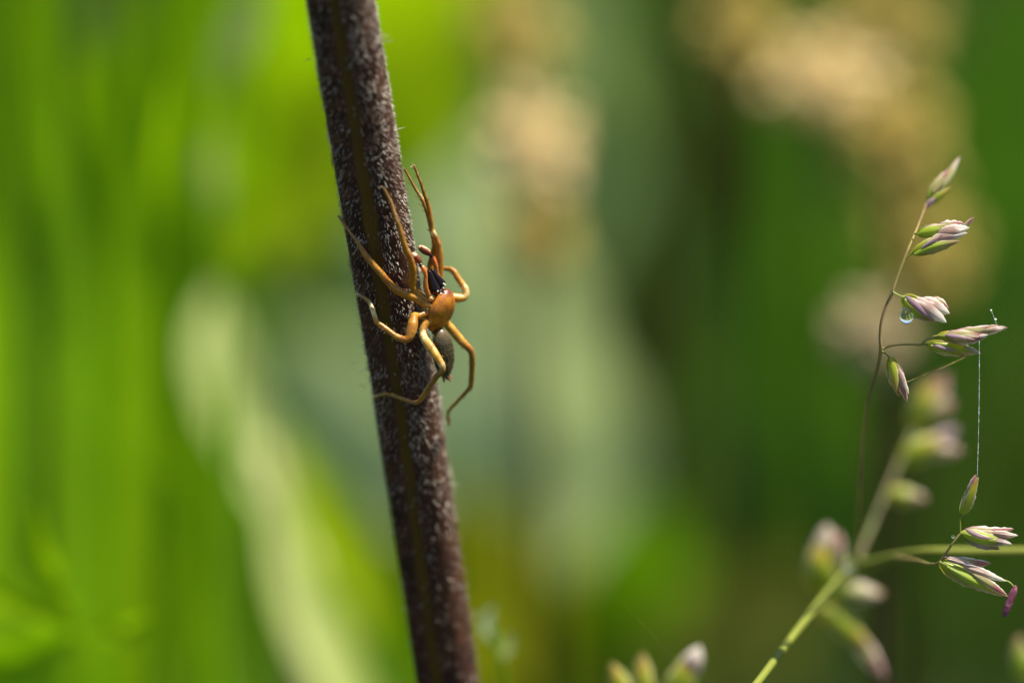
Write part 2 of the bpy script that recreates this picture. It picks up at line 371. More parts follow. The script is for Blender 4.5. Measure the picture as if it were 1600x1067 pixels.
for a_ in [(830, 225, .42, 62, 72, M_tan, 'pale tan seed head right of the stem, roundest and brightest of the upper middle'),
          (835, 375, .44, 44, 62, M_tan2, 'ochre seed head directly under the pale round tan one'),
          (800, 50, .46, 60, 90, M_tan2, 'dull ochre seed head at the top edge above the round tan one'),
          (1165, 55, .42, 60, 80, M_tan2, 'ochre seed head at the top edge beside the dark withered stalk'),
          (1275, 115, .42, 92, 62, M_tan, 'widest pale tan seed head near the top right'),
          (1385, 30, .45, 75, 90, M_tan2, 'ochre seed head at the top edge right of the widest tan one'),
          (1400, 215, .43, 66, 80, M_tan2, 'ochre seed head above the tip of the thin grass panicle'),
          (1435, 385, .44, 66, 110, M_tan2, 'ochre seed head directly behind the upper panicle spikelets'),
          (1365, 525, .36, 50, 56, M_pinkt, 'round pinkish beige seed head behind the water droplet')]:
    seed_head(a_[0], a_[1], a_[2]*.78, a_[3]*1.12, a_[4]*1.12, a_[5], a_[6], n=96)

# ------------------------------------------------------------------ the dark hairy stem
XA = ([-400, 0, 300, 605, 700, 1067, 1500], [466, 532, 581.5, 633, 646.5, 700, 762])
def xa(y): return float(np.interp(y, *XA))
def wa(y): return -50+(450-y)*.42
RS = 52.0
def stem_shape(phi):
    """radius factor; phi = 0 towards the camera, positive to the right"""
    g = math.exp(-((phi)/.13)**2)
    return 1+.05*math.cos(4*(phi-.75)) - .085*g
def stem_phi0(y): return -.10-.20*max(0, (y-300))/767
ys = list(range(-520, 1500, 12)); NS = 96
axis = []
for y in ys:
    axis.append(P(xa(y), y, wa(y)))
axis = np.array(axis)
# the stem carries on above and below the picture
dn = axis[-1]-axis[-30]; dn /= np.linalg.norm(dn); kk = axis[-1][2]/-dn[2]
low = [axis[-1]+dn*kk*t for t in np.linspace(.06, 1.01, 14)]
upd = axis[0]-axis[20]; upd /= np.linalg.norm(upd); top = [axis[0]+upd*t for t in np.linspace(.06, .012, 5)]
cen = np.vstack([top, axis, low]); yv = [-520]*5+ys+[1500]*14
V = []; UV = []; F = []
Tn = np.gradient(cen, axis=0); Tn /= np.linalg.norm(Tn, axis=1)[:, None]
def ring(i, th):
    T = Vector(Tn[i]); s = RT-T*RT.dot(T); s.normalize(); f = s.cross(T); f.normalize()
    if f.dot(FW) > 0: f = -f
    p0 = stem_phi0(yv[i]); ph = math.atan2(math.sin(th-p0), math.cos(th-p0))
    return s, f, RS*U*stem_shape(ph)
for i in range(len(cen)):
    for k in range(NS+1):
        th = -math.pi+2*math.pi*k/NS; s, f, r = ring(i, th)
        p0 = stem_phi0(yv[i]); r *= 1+.006*math.sin(i*.9+k)*math.sin(k*1.7)+.02*mnoise.noise(Vector((math.sin(th), math.cos(th), i*.12)))
        V.append(Vector(cen[i])+(s*math.sin(th)+f*math.cos(th))*r); UV.append(((th-p0)/6.2832+.5, i/len(cen)))
for i in range(len(cen)-1):
    for k in range(NS): a = i*(NS+1)+k; F.append((a, a+1, a+NS+2, a+NS+1))
t = NT('dark_stem_skin'); uv = t.n('ShaderNodeUVMap'); sp = t.n('ShaderNodeSeparateXYZ'); t.l(uv.outputs[0], sp.inputs[0])
n1 = t.noise(1500, 4); n2 = t.noise(300, 3)
base = t.ramp(n1, [(.3, (.010, .004, .004)), (.52, (.040, .014, .010)), (.75, (.095, .042, .026))])
base = t.mix(t.ramp(n2, [(.4, 0.0), (.7, .6)]), base, (.060, .026, .010))
d = t.math('ABSOLUTE', t.math('SUBTRACT', sp.outputs[0], .5))
dd = t.math('ADD', d, t.math('ADD', t.math('MULTIPLY', t.math('SUBTRACT', n1, .5), .035), t.math('MULTIPLY', t.math('SUBTRACT', n2, .5), .035)))
c = t.mix(t.ramp(dd, [(.018, 1.0), (.036, 0.0)]), base, t.mix(n2, (.10, .055, .005), (.045, .026, .003)))
p = t.n('ShaderNodeBsdfPrincipled', Roughness=.6); p.inputs['Specular IOR Level'].default_value = .18; t.l(c, p.inputs['Base Color'])
bp = t.n('ShaderNodeBump', Strength=.7, Distance=.00008); t.l(n1, bp.inputs['Height']); t.l(bp.outputs[0], p.inputs['Normal'])
t.l(p.outputs[0], t.out.inputs[0]); M_stem = t.m
base_pt = cen[-1]
stem_root = empty('plant_stem', (base_pt[0], base_pt[1], 0), 'thick dark purple-brown hairy stem leaning across the picture with the spider on it', 'plant stem')
MB().add(V, F, UV).build('stalk', M_stem, stem_root)

# hairs
t = NT('plant_hair'); p = t.n('ShaderNodeBsdfPrincipled', Roughness=.3)
nz = t.noise(900, 1); t.l(t.ramp(nz, [(.42, (.20, .13, .105)), (.64, (.85, .78, .70))]), p.inputs['Base Color'])
tr2 = t.n('ShaderNodeBsdfTranslucent', Color=(.9, .88, .75, 1)); mx = t.n('ShaderNodeMixShader', Fac=.4)
t.l(p.outputs[0], mx.inputs[1]); t.l(tr2.outputs[0], mx.inputs[2]); t.l(mx.outputs[0], t.out.inputs[0]); M_hair = t.m
def hair_into(m, base, tip, bend, r):
    b = Vector(base); e = Vector(tip); d = (e-b); L = d.length
    if L < 1e-9: return
    d.normalize(); o = d.orthogonal().normalized(); q = d.cross(o); mid = (b+e)/2+Vector(bend)
    n = len(m.v)
    for c0, rr0 in ((b, r), (mid, r*.85)):
        for k in range(3): m.v.append(tuple(c0+(o*math.cos(k*2.094)+q*math.sin(k*2.094))*rr0))
    m.v.append(tuple(e))
    for k in range(3): m.f.append((n+k, n+(k+1) % 3, n+3+(k+1) % 3, n+3+k)); m.f.append((n+3+k, n+3+(k+1) % 3, n+6))
    m.uv += [(0, 0)]*7; m.c += [(1, 1, 1)]*7
hm = MB()
i0, i1 = 5, 5+len(ys)-1
NH = 25000
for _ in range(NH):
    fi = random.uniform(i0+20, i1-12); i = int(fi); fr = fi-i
    if yv[i] > 650 and random.random() < min(.75, (yv[i]-650)/300): continue  # hairs thinned out down the stem, standing in for shade on its lower part
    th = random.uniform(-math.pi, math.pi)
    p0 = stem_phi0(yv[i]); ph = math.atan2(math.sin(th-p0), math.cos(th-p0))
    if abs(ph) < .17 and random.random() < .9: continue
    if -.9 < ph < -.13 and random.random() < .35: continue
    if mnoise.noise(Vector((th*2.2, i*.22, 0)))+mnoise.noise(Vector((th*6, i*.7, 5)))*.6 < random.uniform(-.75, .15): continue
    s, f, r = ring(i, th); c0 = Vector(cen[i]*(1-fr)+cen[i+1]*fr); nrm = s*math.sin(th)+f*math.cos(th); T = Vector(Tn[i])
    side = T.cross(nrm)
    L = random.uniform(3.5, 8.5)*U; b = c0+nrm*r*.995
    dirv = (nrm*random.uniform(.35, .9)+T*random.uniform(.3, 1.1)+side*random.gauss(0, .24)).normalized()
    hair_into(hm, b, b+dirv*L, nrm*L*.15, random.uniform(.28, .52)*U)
for _ in range(46):      # a few long hairs
    i = random.randint(i0+30, i1-20); th = random.uniform(-math.pi, math.pi); s, f, r = ring(i, th)
    nrm = s*math.sin(th)+f*math.cos(th); b = Vector(cen[i])+nrm*r*.99; L = random.uniform(12, 22)*U
    hair_into(hm, b, b+(nrm+Vector(Tn[i])*random.uniform(-.4, .6)).normalized()*L, (0, 0, 0), .5*U)
for (x0, y0, x1, y1) in [(592, 66, 612, 54), (594, 68, 618, 62), (593, 62, 604, 52), (486, 92, 474, 96), (641, 262, 647, 258), (555, 566, 548, 570), (571, 603, 560, 600)]:
    hair_into(hm, P(x0, y0, wa(y0)), P(x1, y1, wa(y1)+5), (0, 0, 0), .85*U)
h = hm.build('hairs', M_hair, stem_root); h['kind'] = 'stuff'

# ------------------------------------------------------------------ the spider
def S(x, y, c):      # w of the stem surface at (x, y) plus a clearance c
    dx = x-xa(y); return wa(y)+math.sqrt(max(RS*RS-dx*dx, 0))+c
LEG = (.35, .165, .010); LEGP = (.52, .29, .035); LEGT = (.30, .17, .035); KNEE = (.34, .12, .008); PALE = (.62, .50, .22); LEGD = (.25, .13, .008)
sp_v = []; sp_f = []; kd_pts = []
def add_prim(V, F, cols):
    n = len(sp_v); sp_v.extend([tuple(map(float, p)) for p in V]); sp_f.extend([tuple(i+n for i in q) for q in F])
    for p, c in zip(V, cols): kd_pts.append((tuple(map(float, p)), c))
def limb(pts, n=4, flat=None):
    """pts: (x, y, w, radius, colour)"""
    rows = [(p[0], p[1], p[2], p[3]*1.08, *p[4]) for p in pts]; 
    # keep joints angular: subdivide linearly with a light rounding
    a = np.array(rows, float); out = [a[0]]
    for i in range(len(a)-1):
        L = np.linalg.norm(a[i+1, :3]-a[i, :3]); k = max(2, int(L/1.6))
        for j in range(1, k+1): out.append(a[i]+(a[i+1]-a[i])*j/k)
    out = np.array(out)
    for _ in range(1): out[1:-1, :4] = out[1:-1, :4]*.5+(out[:-2, :4]+out[2:, :4])*.25
    V, F, UV = tube(out[:, :3], out[:, 3], 14)
    cols = [tuple(out[min(i//14, len(out)-1), 4:]) for i in range(len(V)-2)]+[tuple(out[0, 4:]), tuple(out[-1, 4:])]
    add_prim(V, F, cols)
# (x, y, w) pixel space: x right, y down, w towards the camera
bl = [  # left legs, lying round the front of the stem
 [(668, 470, 4, 5, LEG), (657, 463, 8, 5.6, LEG), (649, 456, 12, 5.6, LEG), (643.7, 446.5, 16, 5.8, LEG), (644.5, 433, 24, 5.8, LEG), (645, 421, 30, 5.5, LEG), (642.5, 408, 36, 5.0, LEG), (640.5, 403, 38, 4.7, KNEE), (635.3, 393, 44, 4.5, LEG), (630, 378, 50, 4.3, LEG), (626.8, 366.4, 54, 4.1, LEG), (622, 349, 58, 3.5, LEGD), (619.4, 344, 59, 3.0, LEGT), (611.5, 318, 60, 2.6, LEGT), (601, 297, S(601, 297, 6), 2.0, LEGT), (597, 291, S(597, 291, 2), 1.4, LEGT)],
 [(668, 478, 2, 5.5, LEG), (659, 472, 6, 6, LEG), (650.7, 466.2, 10, 6.2, LEG), (641, 463, 14, 6.3, LEG), (632.5, 459.2, 19, 6.4, LEG), (622, 454.5, 24, 6.0, LEG), (612.8, 448, 27, 5.4, LEG), (603, 437, 30, 5.0, KNEE), (597, 429, 31, 4.8, LEG), (584.7, 415.6, 32, 4.6, LEG), (575, 403.5, 32, 4.6, LEG), (569.2, 396, 31, 4.4, LEG), (563, 385, 29, 3.7, LEGD), (558, 376.2, 26, 3.4, LEGT), (541, 352.3, S(541, 352, 15), 3.1, LEGT), (535, 345.3, S(538, 345, 15), 2.5, LEGT), (528.8, 338, S(533, 338, 10), 1.7, LEGT)],
 [(668, 488, 0, 5, LEG), (660, 492, 4, 5.5, LEG), (654, 494, 7, 5, LEG), (648, 493, 12, 5.2, LEGP), (646, 497, 18, 6.6, LEG), (644.8, 508, 24, 8.0, LEG), (642, 519, 28, 7.6, LEG), (639.5, 527, 30, 6.2, LEG), (635, 531, 31, 5.2, KNEE), (627, 529.5, 30, 5.0, LEG), (618, 525.3, 29, 4.5, LEGP), (616, 524, 29, 4.1, LEG), (603.4, 514.3, 27, 4.2, LEG), (590, 504.5, 24, 4.0, LEG), (588, 502, 23, 3.6, LEGP), (585, 492.4, 19, 3.6, PALE), (579, 475.3, 10, 3.2, PALE), (575.3, 469.2, 6, 2.9, LEGT), (566, 463, -6, 2.7, LEGT), (557.5, 459, -20, 2.0, PALE)],
 [(672, 500, 2, 5, LEG), (664, 508, 6, 5.4, LEG), (660, 516, 10, 5.4, LEGT), (660.5, 524, 14, 5.6, PALE), (664, 531, 20, 6.3, PALE), (671.5, 541, 28, 6.8, LEGP), (681, 555, 36, 6.2, LEGP), (688, 566, 40, 5.2, LEGP), (691, 571, 41, 4.9, PALE), (692, 578, 40, 4.1, LEG), (687, 583.5, 37, 4.2, LEGD), (681.6, 588.5, 33, 4.5, LEGD), (670, 605, 24, 4.4, LEGD), (661, 619, 16, 4.0, LEG), (655, 627, 11, 3.3, LEG), (650, 629.5, 9, 3.0, LEGT), (640, 627, 6, 2.8, LEGT), (629.4, 623, 2, 2.8, LEGT), (612, 616.5, S(612, 616, 10), 3.0, LEGT), (604, 615.3, S(604, 615, 13), 2.7, LEGT), (595, 616.5, S(595, 616, 17), 2.5, LEGT), (583, 620.6, S(588, 620, 16), 1.9, PALE)],
]
br = [  # right legs
 [(690, 462, -34, 5, LEG), (688, 448, -34, 5.4, LEG), (686.5, 432, -30, 5.6, LEG), (687, 415, -26, 5.5, LEG), (687, 398, -22, 5.3, LEG), (684.5, 382, -18, 5.0, LEG), (680, 371, -14, 4.6, KNEE), (675.6, 362, -10, 4.3, PALE), (674.5, 358, -9, 3.7, LEG), (673, 343, -4, 3.6, LEG), (670.5, 326, 0, 3.4, LEG), (667, 314, 4, 3.0, LEGD), (663, 303, 8, 2.5, LEGD), (658, 287, 12, 2.2, LEGD), (652, 272, 16, 2.0, LEGT), (646.5, 258, 20, 1.5, LEGT)],
 [(686, 466, -40, 5, LEG), (680, 450, -42, 5.2, LEG), (675, 432, -42, 5.2, LEG), (673, 415, -40, 5.2, LEG), (677, 398, -36, 4.6, LEG), (680, 384, -32, 4.4, LEG), (677, 368, -28, 4.0, KNEE), (673, 352, -24, 3.5, LEG), (668, 332, -18, 3.3, LEG), (661, 314, -14, 2.8, LEG), (657.2, 307, -12, 2.6, PALE), (650, 297, -8, 2.1, LEGT), (643.5, 285, -4, 1.8, LEGT), (636, 271, 0, 1.6, LEGT), (632, 264, 2, 1.2, LEGT)],
 [(690, 470, -40, 6, LEGP), (704, 465, -42, 7.0, LEGP), (716, 466, -44, 6.6, LEGP), (724.5, 465.5, -46, 5.6, LEGP), (728.5, 460, -47, 5.2, PALE), (727, 451, -48, 5.0, PALE), (723, 445, -50, 4.6, LEGP), (715.5, 434.5, -52, 4.4, LEG), (710, 424.5, -54, 4.2, LEG), (704, 420.3, -56, 3.5, LEG), (695, 419.4, -58, 3.1, LEG), (684, 419.8, -62, 2.6, LEG), (672, 421, -66, 2.4, LEG), (664, 422, -60, 2.1, LEGT), (656, 424, -52, 1.8, LEGT)],
 [(688, 494, -40, 6, LEGP), (699, 507, -44, 6.2, LEGP), (706, 515, -46, 6.4, LEGP), (714, 525, -48, 6.4, LEGP), (723, 535, -50, 6.0, LEGP), (732, 543.5, -52, 5.2, KNEE), (736.8, 549.5, -54, 4.6, LEGD), (738, 559, -56, 4.4, LEGD), (737.8, 575, -62, 4.3, LEGD), (736.8, 592, -68, 4.1, LEGD), (735.8, 603, -72, 3.8, LEGD), (732, 608.5, -74, 3.0, LEGD), (718, 623, -84, 2.6, LEGD), (708, 633.5, -92, 2.4, LEGD), (700.5, 641.5, -98, 2.3, LEGT), (699.5, 648, -102, 2.1, LEGT), (700.5, 656, -108, 1.9, LEGT), (702, 664, -114, 1.5, LEGT)],
]
for L in bl+br: limb(L)
def nrm3(v): v = np.array(v, float); return v/np.linalg.norm(v)
A = nrm3((22, -67, 21)); D = np.array((.87, 0, .5)); D = nrm3(D-A*np.dot(A, D)); Lt = np.cross(A, D)   # front, dorsal, lateral
if Lt[2] > 0: Lt = -Lt
CC = np.array((688, 484, -16.))
CARA = (.43, .165, .010); CARAD = (.16, .03, .006)
def cwarp(a, b, c):     # a along, b lateral, c dorsal
    k = 1-.28*max(0, a)**1.3-.12*max(0, -a)**2; kd = 1+.12*max(0, a)-.25*max(0, -a)**2
    if c < 0: kd *= .55
    if a < 0: k *= max(.05, 1-a*a)**-.2; kd *= max(.05, 1-a*a)**-.1
    return a, b*k, c*kd
V, F, UV = ellipsoid(CC, (A*36, Lt*31, D*18), 90, 60, cwarp)
cc = []
for v in V:
    q = np.dot(np.array(v)-CC, A)/36; hd = max(0, min(1, (q-.72)/.22)); e = abs(np.dot(np.array(v)-CC, Lt))/31; gr = max(0, min(1, (e-.75)/.25))*.35
    f = max(0, min(1, (-q-.1)))*.4
    cl = [CARA[i]*(1-hd)+CARAD[i]*hd for i in range(3)]; la_ = np.dot(np.array(v)-CC, Lt)/31; an_ = math.atan2(la_, q+.22); rd = math.hypot(la_, q+.22)
    st = (max(0, math.cos(9*an_))**3)*.38*min(1, rd*2.5)*(1 if rd < .85 else .3)+(.45 if abs(la_) < .035 and -.4 < q < -.1 else 0)
    cl = [cl[i]*(1-gr*.8)*(1-f*.25)*(1-st) for i in range(3)]; cc.append(tuple(cl))
add_prim(V, F, cc)
# sternum and coxae
V, F, UV = ellipsoid(CC-D*9-A*2, (A*27, Lt*16, D*7), 18, 12); add_prim(V, F, [(.40, .16, .03)]*len(V))
for s_, off in ((-1, 1), (1, 1)):
    for k, a_ in enumerate((16, 5, -7, -18)):
        c0 = CC+A*a_+Lt*(s_*19)-D*8; V, F, UV = ellipsoid(c0, (nrm3(Lt*s_-D*.25)*8.5, A*5.6, D*5.6), 12, 8); add_prim(V, F, [(.52, .25, .06)]*len(V))
        c1 = CC+A*(a_+2)+Lt*(s_*26)-D*9; V, F, UV = ellipsoid(c1, (nrm3(Lt*s_)*4.2, A*4.6, D*4.6), 10, 8); add_prim(V, F, [(.60, .33, .10)]*len(V))
# chelicerae (black) with a reddish foot
BLK = (.008, .003, .0025)
def chel(p0, p1, r0, r1, w0, w1):
    limb([(p0[0], p0[1], w0, r0*.9, (.16, .03, .01)), (p0[0]*.85+p1[0]*.15, p0[1]*.85+p1[1]*.15, w0*.85+w1*.15, r0*1.1, BLK), ((p0[0]+p1[0])/2, (p0[1]+p1[1])/2, (w0+w1)/2, (r0+r1)/2*1.05, BLK), (p1[0], p1[1], w1, r1, BLK)])
chel((680, 456), (669.5, 424), 8.0, 3.9, 2, 12); chel((690, 447.5), (674, 422.5), 8.0, 3.9, -9, 4)
limb([(669, 424, 12, 1.6, BLK), (666.5, 431, 14, 1.3, (.2, .03, .01)), (667, 440, 12, .7, (.2, .03, .01))])
V, F, UV = ellipsoid((682, 457, -6), ((9, 0, 3), (0, 6, 0), (-2, 0, 8)), 14, 10); add_prim(V, F, [(.20, .035, .010)]*len(V))
# palps
PR = (.50, .19, .04); RED = (.19, .045, .012); BULB = (.15, .032, .009)
limb([(670, 462, 8, 3.6, PR), (665.5, 452, 14, 4.0, PR), (664.5, 442, 18, 3.5, PR), (665.3, 431, 20, 2.9, PR), (663.5, 424, 21, 3.4, (.55, .2, .03)), (661, 418.5, 21, 3.9, (.55, .17, .03)), (658.5, 415.5, 20, 3.0, BLK), (656, 413, 19, 2.8, BLK)])
V, F, UV = ellipsoid((651, 403.5, 16), (nrm3((-15, -17, 2))*11.5, nrm3((17, -15, 0))*5.8, (0, 0, 6)), 18, 14)
add_prim(V, F, [(.62, .42, .30) if (np.dot(np.array(v)-np.array((651, 403.5, 16)), nrm3((-15, -17, 2))) > 5) else RED for v in V])
limb([(690, 455, -26, 3.6, PR), (686, 440, -22, 3.8, PR), (682, 426, -18, 3.6, PR), (681, 416, -14, 3.4, PR), (679, 408, -12, 3.5, (.5, .13, .03)), (676.5, 403.5, -11, 3.2, (.5, .13, .03)), (674.5, 400.5, -10, 2.6, BLK), (672, 398.5, -9, 2.8, BLK)])
PC = np.array((663.5, 391.5, -8)); pa = nrm3((-21, -14, 2)); pb = nrm3((14, -21, 0))
V, F, UV = ellipsoid(PC, (pa*12, pb*6.0, (0, 0, 6.2)), 20, 14)
add_prim(V, F, [(.60, .40, .22) if (np.dot(np.array(v)-PC, pb) > 3.6 or np.dot(np.array(v)-PC, pa) > 9) else BULB for v in V])
# pedicel and abdomen
V, F, UV = ellipsoid((680, 516, -22), (A*8, Lt*6, D*6), 12, 8); add_prim(V, F, [(.14, .07, .03)]*len(V))
AC = np.array((691.5, 551, -22.)); AA = nrm3((-4, -40, 13)); AD = nrm3(D-AA*np.dot(AA, D)); AL = np.cross(AA, AD)
def awarp(a, b, c): return a, b*(1-.12*max(0, -a)), c*(1 if c > 0 else .8)
V, F, UV = ellipsoid(AC, (AA*40, AL*20, AD*17), 32, 24, awarp); cc = []
for v in V:
    q = np.dot(np.array(v)-AC, AA)/40; f = max(0, min(1, (q-.35)/.5)); cc.append(tuple(np.array((.030, .027, .010))*(1-f)+np.array((.13, .095, .045))*f))
add_prim(V, F, cc)
for dx, dy, dw in ((0, 0, 0), (4, 2, 5), (-4, 3, 3), (5, -2, -4)):
    limb([(696+dx*.7, 586+dy, -32+dw, 2.6, (.20, .12, .06)), (699+dx*1.3, 593+dy*1.2, -36+dw, 1.5, (.42, .25, .16))])
# one continuous skin: voxel remesh in mm, then colours from the nearest source point
me = bpy.data.meshes.new('tmp'); arr = np.array(sp_v); MM = U*1000
SPC = np.array((690., 500., 0.))
me.from_pydata(((arr-SPC)*MM).tolist(), [], sp_f)
to = bpy.data.objects.new('tmp', me); COL.objects.link(to)
md = to.modifiers.new('r', 'REMESH'); md.mode = 'VOXEL'; md.voxel_size = .022; md.adaptivity = 0
dg = bpy.context.evaluated_depsgraph_get(); ev = to.evaluated_get(dg); m2 = ev.to_mesh()
nv = len(m2.vertices); vc = np.empty(nv*3); m2.vertices.foreach_get('co', vc); vc = vc.reshape(-1, 3)
fs = [tuple(p.vertices) for p in m2.polygons]
ed = np.empty(len(m2.edges)*2, dtype=np.int64); m2.edges.foreach_get('vertices', ed); ed = ed.reshape(-1, 2)
ev.to_mesh_clear(); bpy.data.objects.remove(to)
deg = np.bincount(ed.ravel(), minlength=nv)[:, None]
def smooth_arr(a):
    s = np.zeros_like(a); 
    for d_ in range(a.shape[1]): s[:, d_] = np.bincount(ed[:, 0], a[ed[:, 1], d_], nv)+np.bincount(ed[:, 1], a[ed[:, 0], d_], nv)
    return s/np.maximum(deg, 1)
for k in range(2):
    vc = vc*.5+smooth_arr(vc)*.5; vc = vc*1.0+(vc-smooth_arr(vc))*.25
pix = vc/MM+SPC
kd = kdtree.KDTree(len(kd_pts))
for i, (p_, c_) in enumerate(kd_pts): kd.insert(p_, i)
kd.balance()
cl = np.array([kd_pts[kd.find(p_)[1]][1] for p_ in pix])
for k in range(3): cl = cl*.4+smooth_arr(cl)*.6
EYES = [(689, 453, 1.9), (684.5, 455.5, 1.6), (694.5, 455.5, 1.7), (696, 445.5, 1.8), (699.5, 443.8, 1.6), (692, 449.5, 1.9), (688.5, 458, 1.6), (701.5, 447.5, 1.5)]
for ex, ey, er in EYES:
    near = (np.hypot(pix[:, 0]-ex, pix[:, 1]-ey) < er+1.3) & (pix[:, 2] > -30); cl[near] = cl[near]*.1
wp = [P(*p_) for p_ in pix]
t = NT('spider_skin'); a = t.n('ShaderNodeVertexColor', _layer_name='Col'); nz = t.noise(2500, 4, rough=.65); nz2 = t.noise(9000, 3)
c = t.mix(t.ramp(nz, [(.38, 0.0), (.62, 1.0)]), a.outputs[0], t.mix(1.0, a.outputs[0], (.66, .56, .45), 'MULTIPLY'))
p = t.n('ShaderNodeBsdfPrincipled', Roughness=.36); p.inputs['Specular IOR Level'].default_value = .5
t.l(c, p.inputs['Base Color']); p.inputs['Subsurface Weight'].default_value = .5; p.inputs['Subsurface Scale'].default_value = .00025
p.inputs['Subsurface Radius'].default_value = (1, .6, .2)
lum = t.n('ShaderNodeRGBToBW'); t.l(a.outputs[0], lum.inputs[0])
t.l(t.math('MULTIPLY', t.ramp(nz2, [(.3, .28), (.7, .5)]), t.ramp(lum.outputs[0], [(.012, .45), (.06, 1.0)])), p.inputs['Roughness'])
t.l(t.ramp(lum.outputs[0], [(.012, .0), (.06, .5)]), p.inputs['Subsurface Weight'])
t.l(t.ramp(lum.outputs[0], [(.012, .22), (.06, .4)]), p.inputs['Specular IOR Level'])
bp = t.n('ShaderNodeBump', Strength=.35, Distance=.00002); t.l(nz2, bp.inputs['Height']); t.l(bp.outputs[0], p.inputs['Normal'])
t.l(p.outputs[0], t.out.inputs[0]); M_sp = t.m
sroot = empty('spider', P(680, 520, -20), 'small orange-brown spider with black jaws and dark abdomen clinging head up to the stem', 'spider')
m = MB(); m.v = [tuple(x) for x in wp]; m.f = fs; m.uv = [(0, 0)]*nv; m.c = [tuple(x) for x in cl]
m.build('body', M_sp, sroot)
# eyes
t = NT('spider_eye'); p = t.n('ShaderNodeBsdfPrincipled', Roughness=.15); p.inputs['Base Color'].default_value = (.60, .54, .46, 1)
p.inputs['Coat Weight'].default_value = 1; t.l(p.outputs[0], t.out.inputs[0]); M_eye = t.m
kdb = kdtree.KDTree(nv)
for i, p_ in enumerate(pix): kdb.insert(p_, i)
kdb.balance()
for (ex, ey, er) in EYES:
    best = max((q for q in (kdb.find((ex, ey, ww))[0] for ww in range(-30, 30, 4)) if abs(q[0]-ex) < 1.5 and abs(q[1]-ey) < 1.5), key=lambda q: q[2], default=None)
    if best is None: best = kdb.find((ex, ey, 10))[0]
    rw = er*U; c0 = P(*best); V, F, UV = ellipsoid(c0, ((rw, 0, 0), (0, rw, 0), (0, 0, rw)), 12, 8); MB().add(V, F, UV).build('eye', M_eye, sroot)
# bristles on the legs and short down on the abdomen
t = NT('spider_bristle'); p = t.n('ShaderNodeBsdfPrincipled', Roughness=.4); p.inputs['Base Color'].default_value = (.20, .11, .04, 1); t.l(p.outputs[0], t.out.inputs[0]); M_br = t.m
t = NT('spider_down'); p = t.n('ShaderNodeBsdfPrincipled', Roughness=.45); p.inputs['Base Color'].default_value = (.20, .16, .08, 1); t.l(p.outputs[0], t.out.inputs[0]); M_dn = t.m
hb = MB()
for L in bl+br:
    a_ = np.array([(q[0], q[1], q[2], q[3]) for q in L[3:]])
    for _ in range(260):
        i = random.randrange(len(a_)-1); f = random.random(); c0 = a_[i]*(1-f)+a_[i+1]*f; T_ = nrm3(a_[i+1, :3]-a_[i, :3])
        o = nrm3(np.cross(T_, rng.normal(size=3))); b = c0[:3]+o*c0[3]*.9; big = random.random() < .10
        ln = random.uniform(6, 10) if big else random.uniform(2, 4.2); e = b+nrm3(o*(.8 if big else .55)+T_*.8)*ln
        hair_into(hb, P(*b), P(*e), (0, 0, 0), (.42 if big else .22)*U)
hb.build('bristles', M_br, sroot)['kind'] = 'stuff'
hb = MB()
for _ in range(1500):
    q = nrm3(rng.normal(size=3)); b = AC+AA*40*q[0]+AL*20*q[1]+AD*17*q[2]; nn = nrm3(AA*q[0]/40+AL*q[1]/20+AD*q[2]/17)
    e = b+nrm3(nn*.45-AA*.9+rng.normal(size=3)*.15)*random.uniform(2.2, 3.8); hair_into(hb, P(*b), P(*e), (0, 0, 0), .16*U)
hb.build('down', M_dn, sroot)['kind'] = 'stuff'

# ------------------------------------------------------------------ grass panicle on the right
def bract_mat(name, g, mid, tip, edge, transl=.4, rough=.35, s=1.0):
    t = NT(name); uv = t.n('ShaderNodeUVMap'); sp = t.n('ShaderNodeSeparateXYZ'); t.l(uv.outputs[0], sp.inputs[0])
    nz = t.noise(700, 3); v = t.math('ADD', sp.outputs[1], t.math('MULTIPLY', t.math('SUBTRACT', nz, .5), .35))
    c = t.ramp(v, [(.0, g), (.50, g), (.70, mid), (.98, tip)])
    au = t.math('ABSOLUTE', t.math('SUBTRACT', sp.outputs[0], .5))
    c = t.mix(t.ramp(t.math('ADD', au, t.math('MULTIPLY', t.math('SUBTRACT', nz, .5), .08)), [(.27, 0.0), (.36, 1.0)]), c, t.ramp(v, [(.1, mid), (.5, edge), (1, edge)]))
    ve = t.math('SINE', t.math('MULTIPLY', sp.outputs[0], 75.0)); c = t.mix(t.math('MULTIPLY', t.math('ADD', ve, 1.0), .16), c, t.mix(1.0, c, (.45, .45, .4), 'MULTIPLY'))
    p = t.n('ShaderNodeBsdfPrincipled', Roughness=rough); t.l(c, p.inputs['Base Color'])
    tr = t.n('ShaderNodeBsdfTranslucent'); t.l(t.mix(1.0, c, (1.2, 1.15, .7), 'MULTIPLY'), tr.inputs['Color'])
    bp = t.n('ShaderNodeBump', Strength=.5, Distance=.00003); t.l(ve, bp.inputs['Height']); t.l(bp.outputs[0], p.inputs['Normal'])
    mx = t.n('ShaderNodeMixShader', Fac=transl); t.l(p.outputs[0], mx.inputs[1]); t.l(tr.outputs[0], mx.inputs[2]); t.l(mx.outputs[0], t.out.inputs[0]); return t.m
GR = (.42, .56, .03); PU = (.34, .13, .13); WH = (.75, .70, .66)
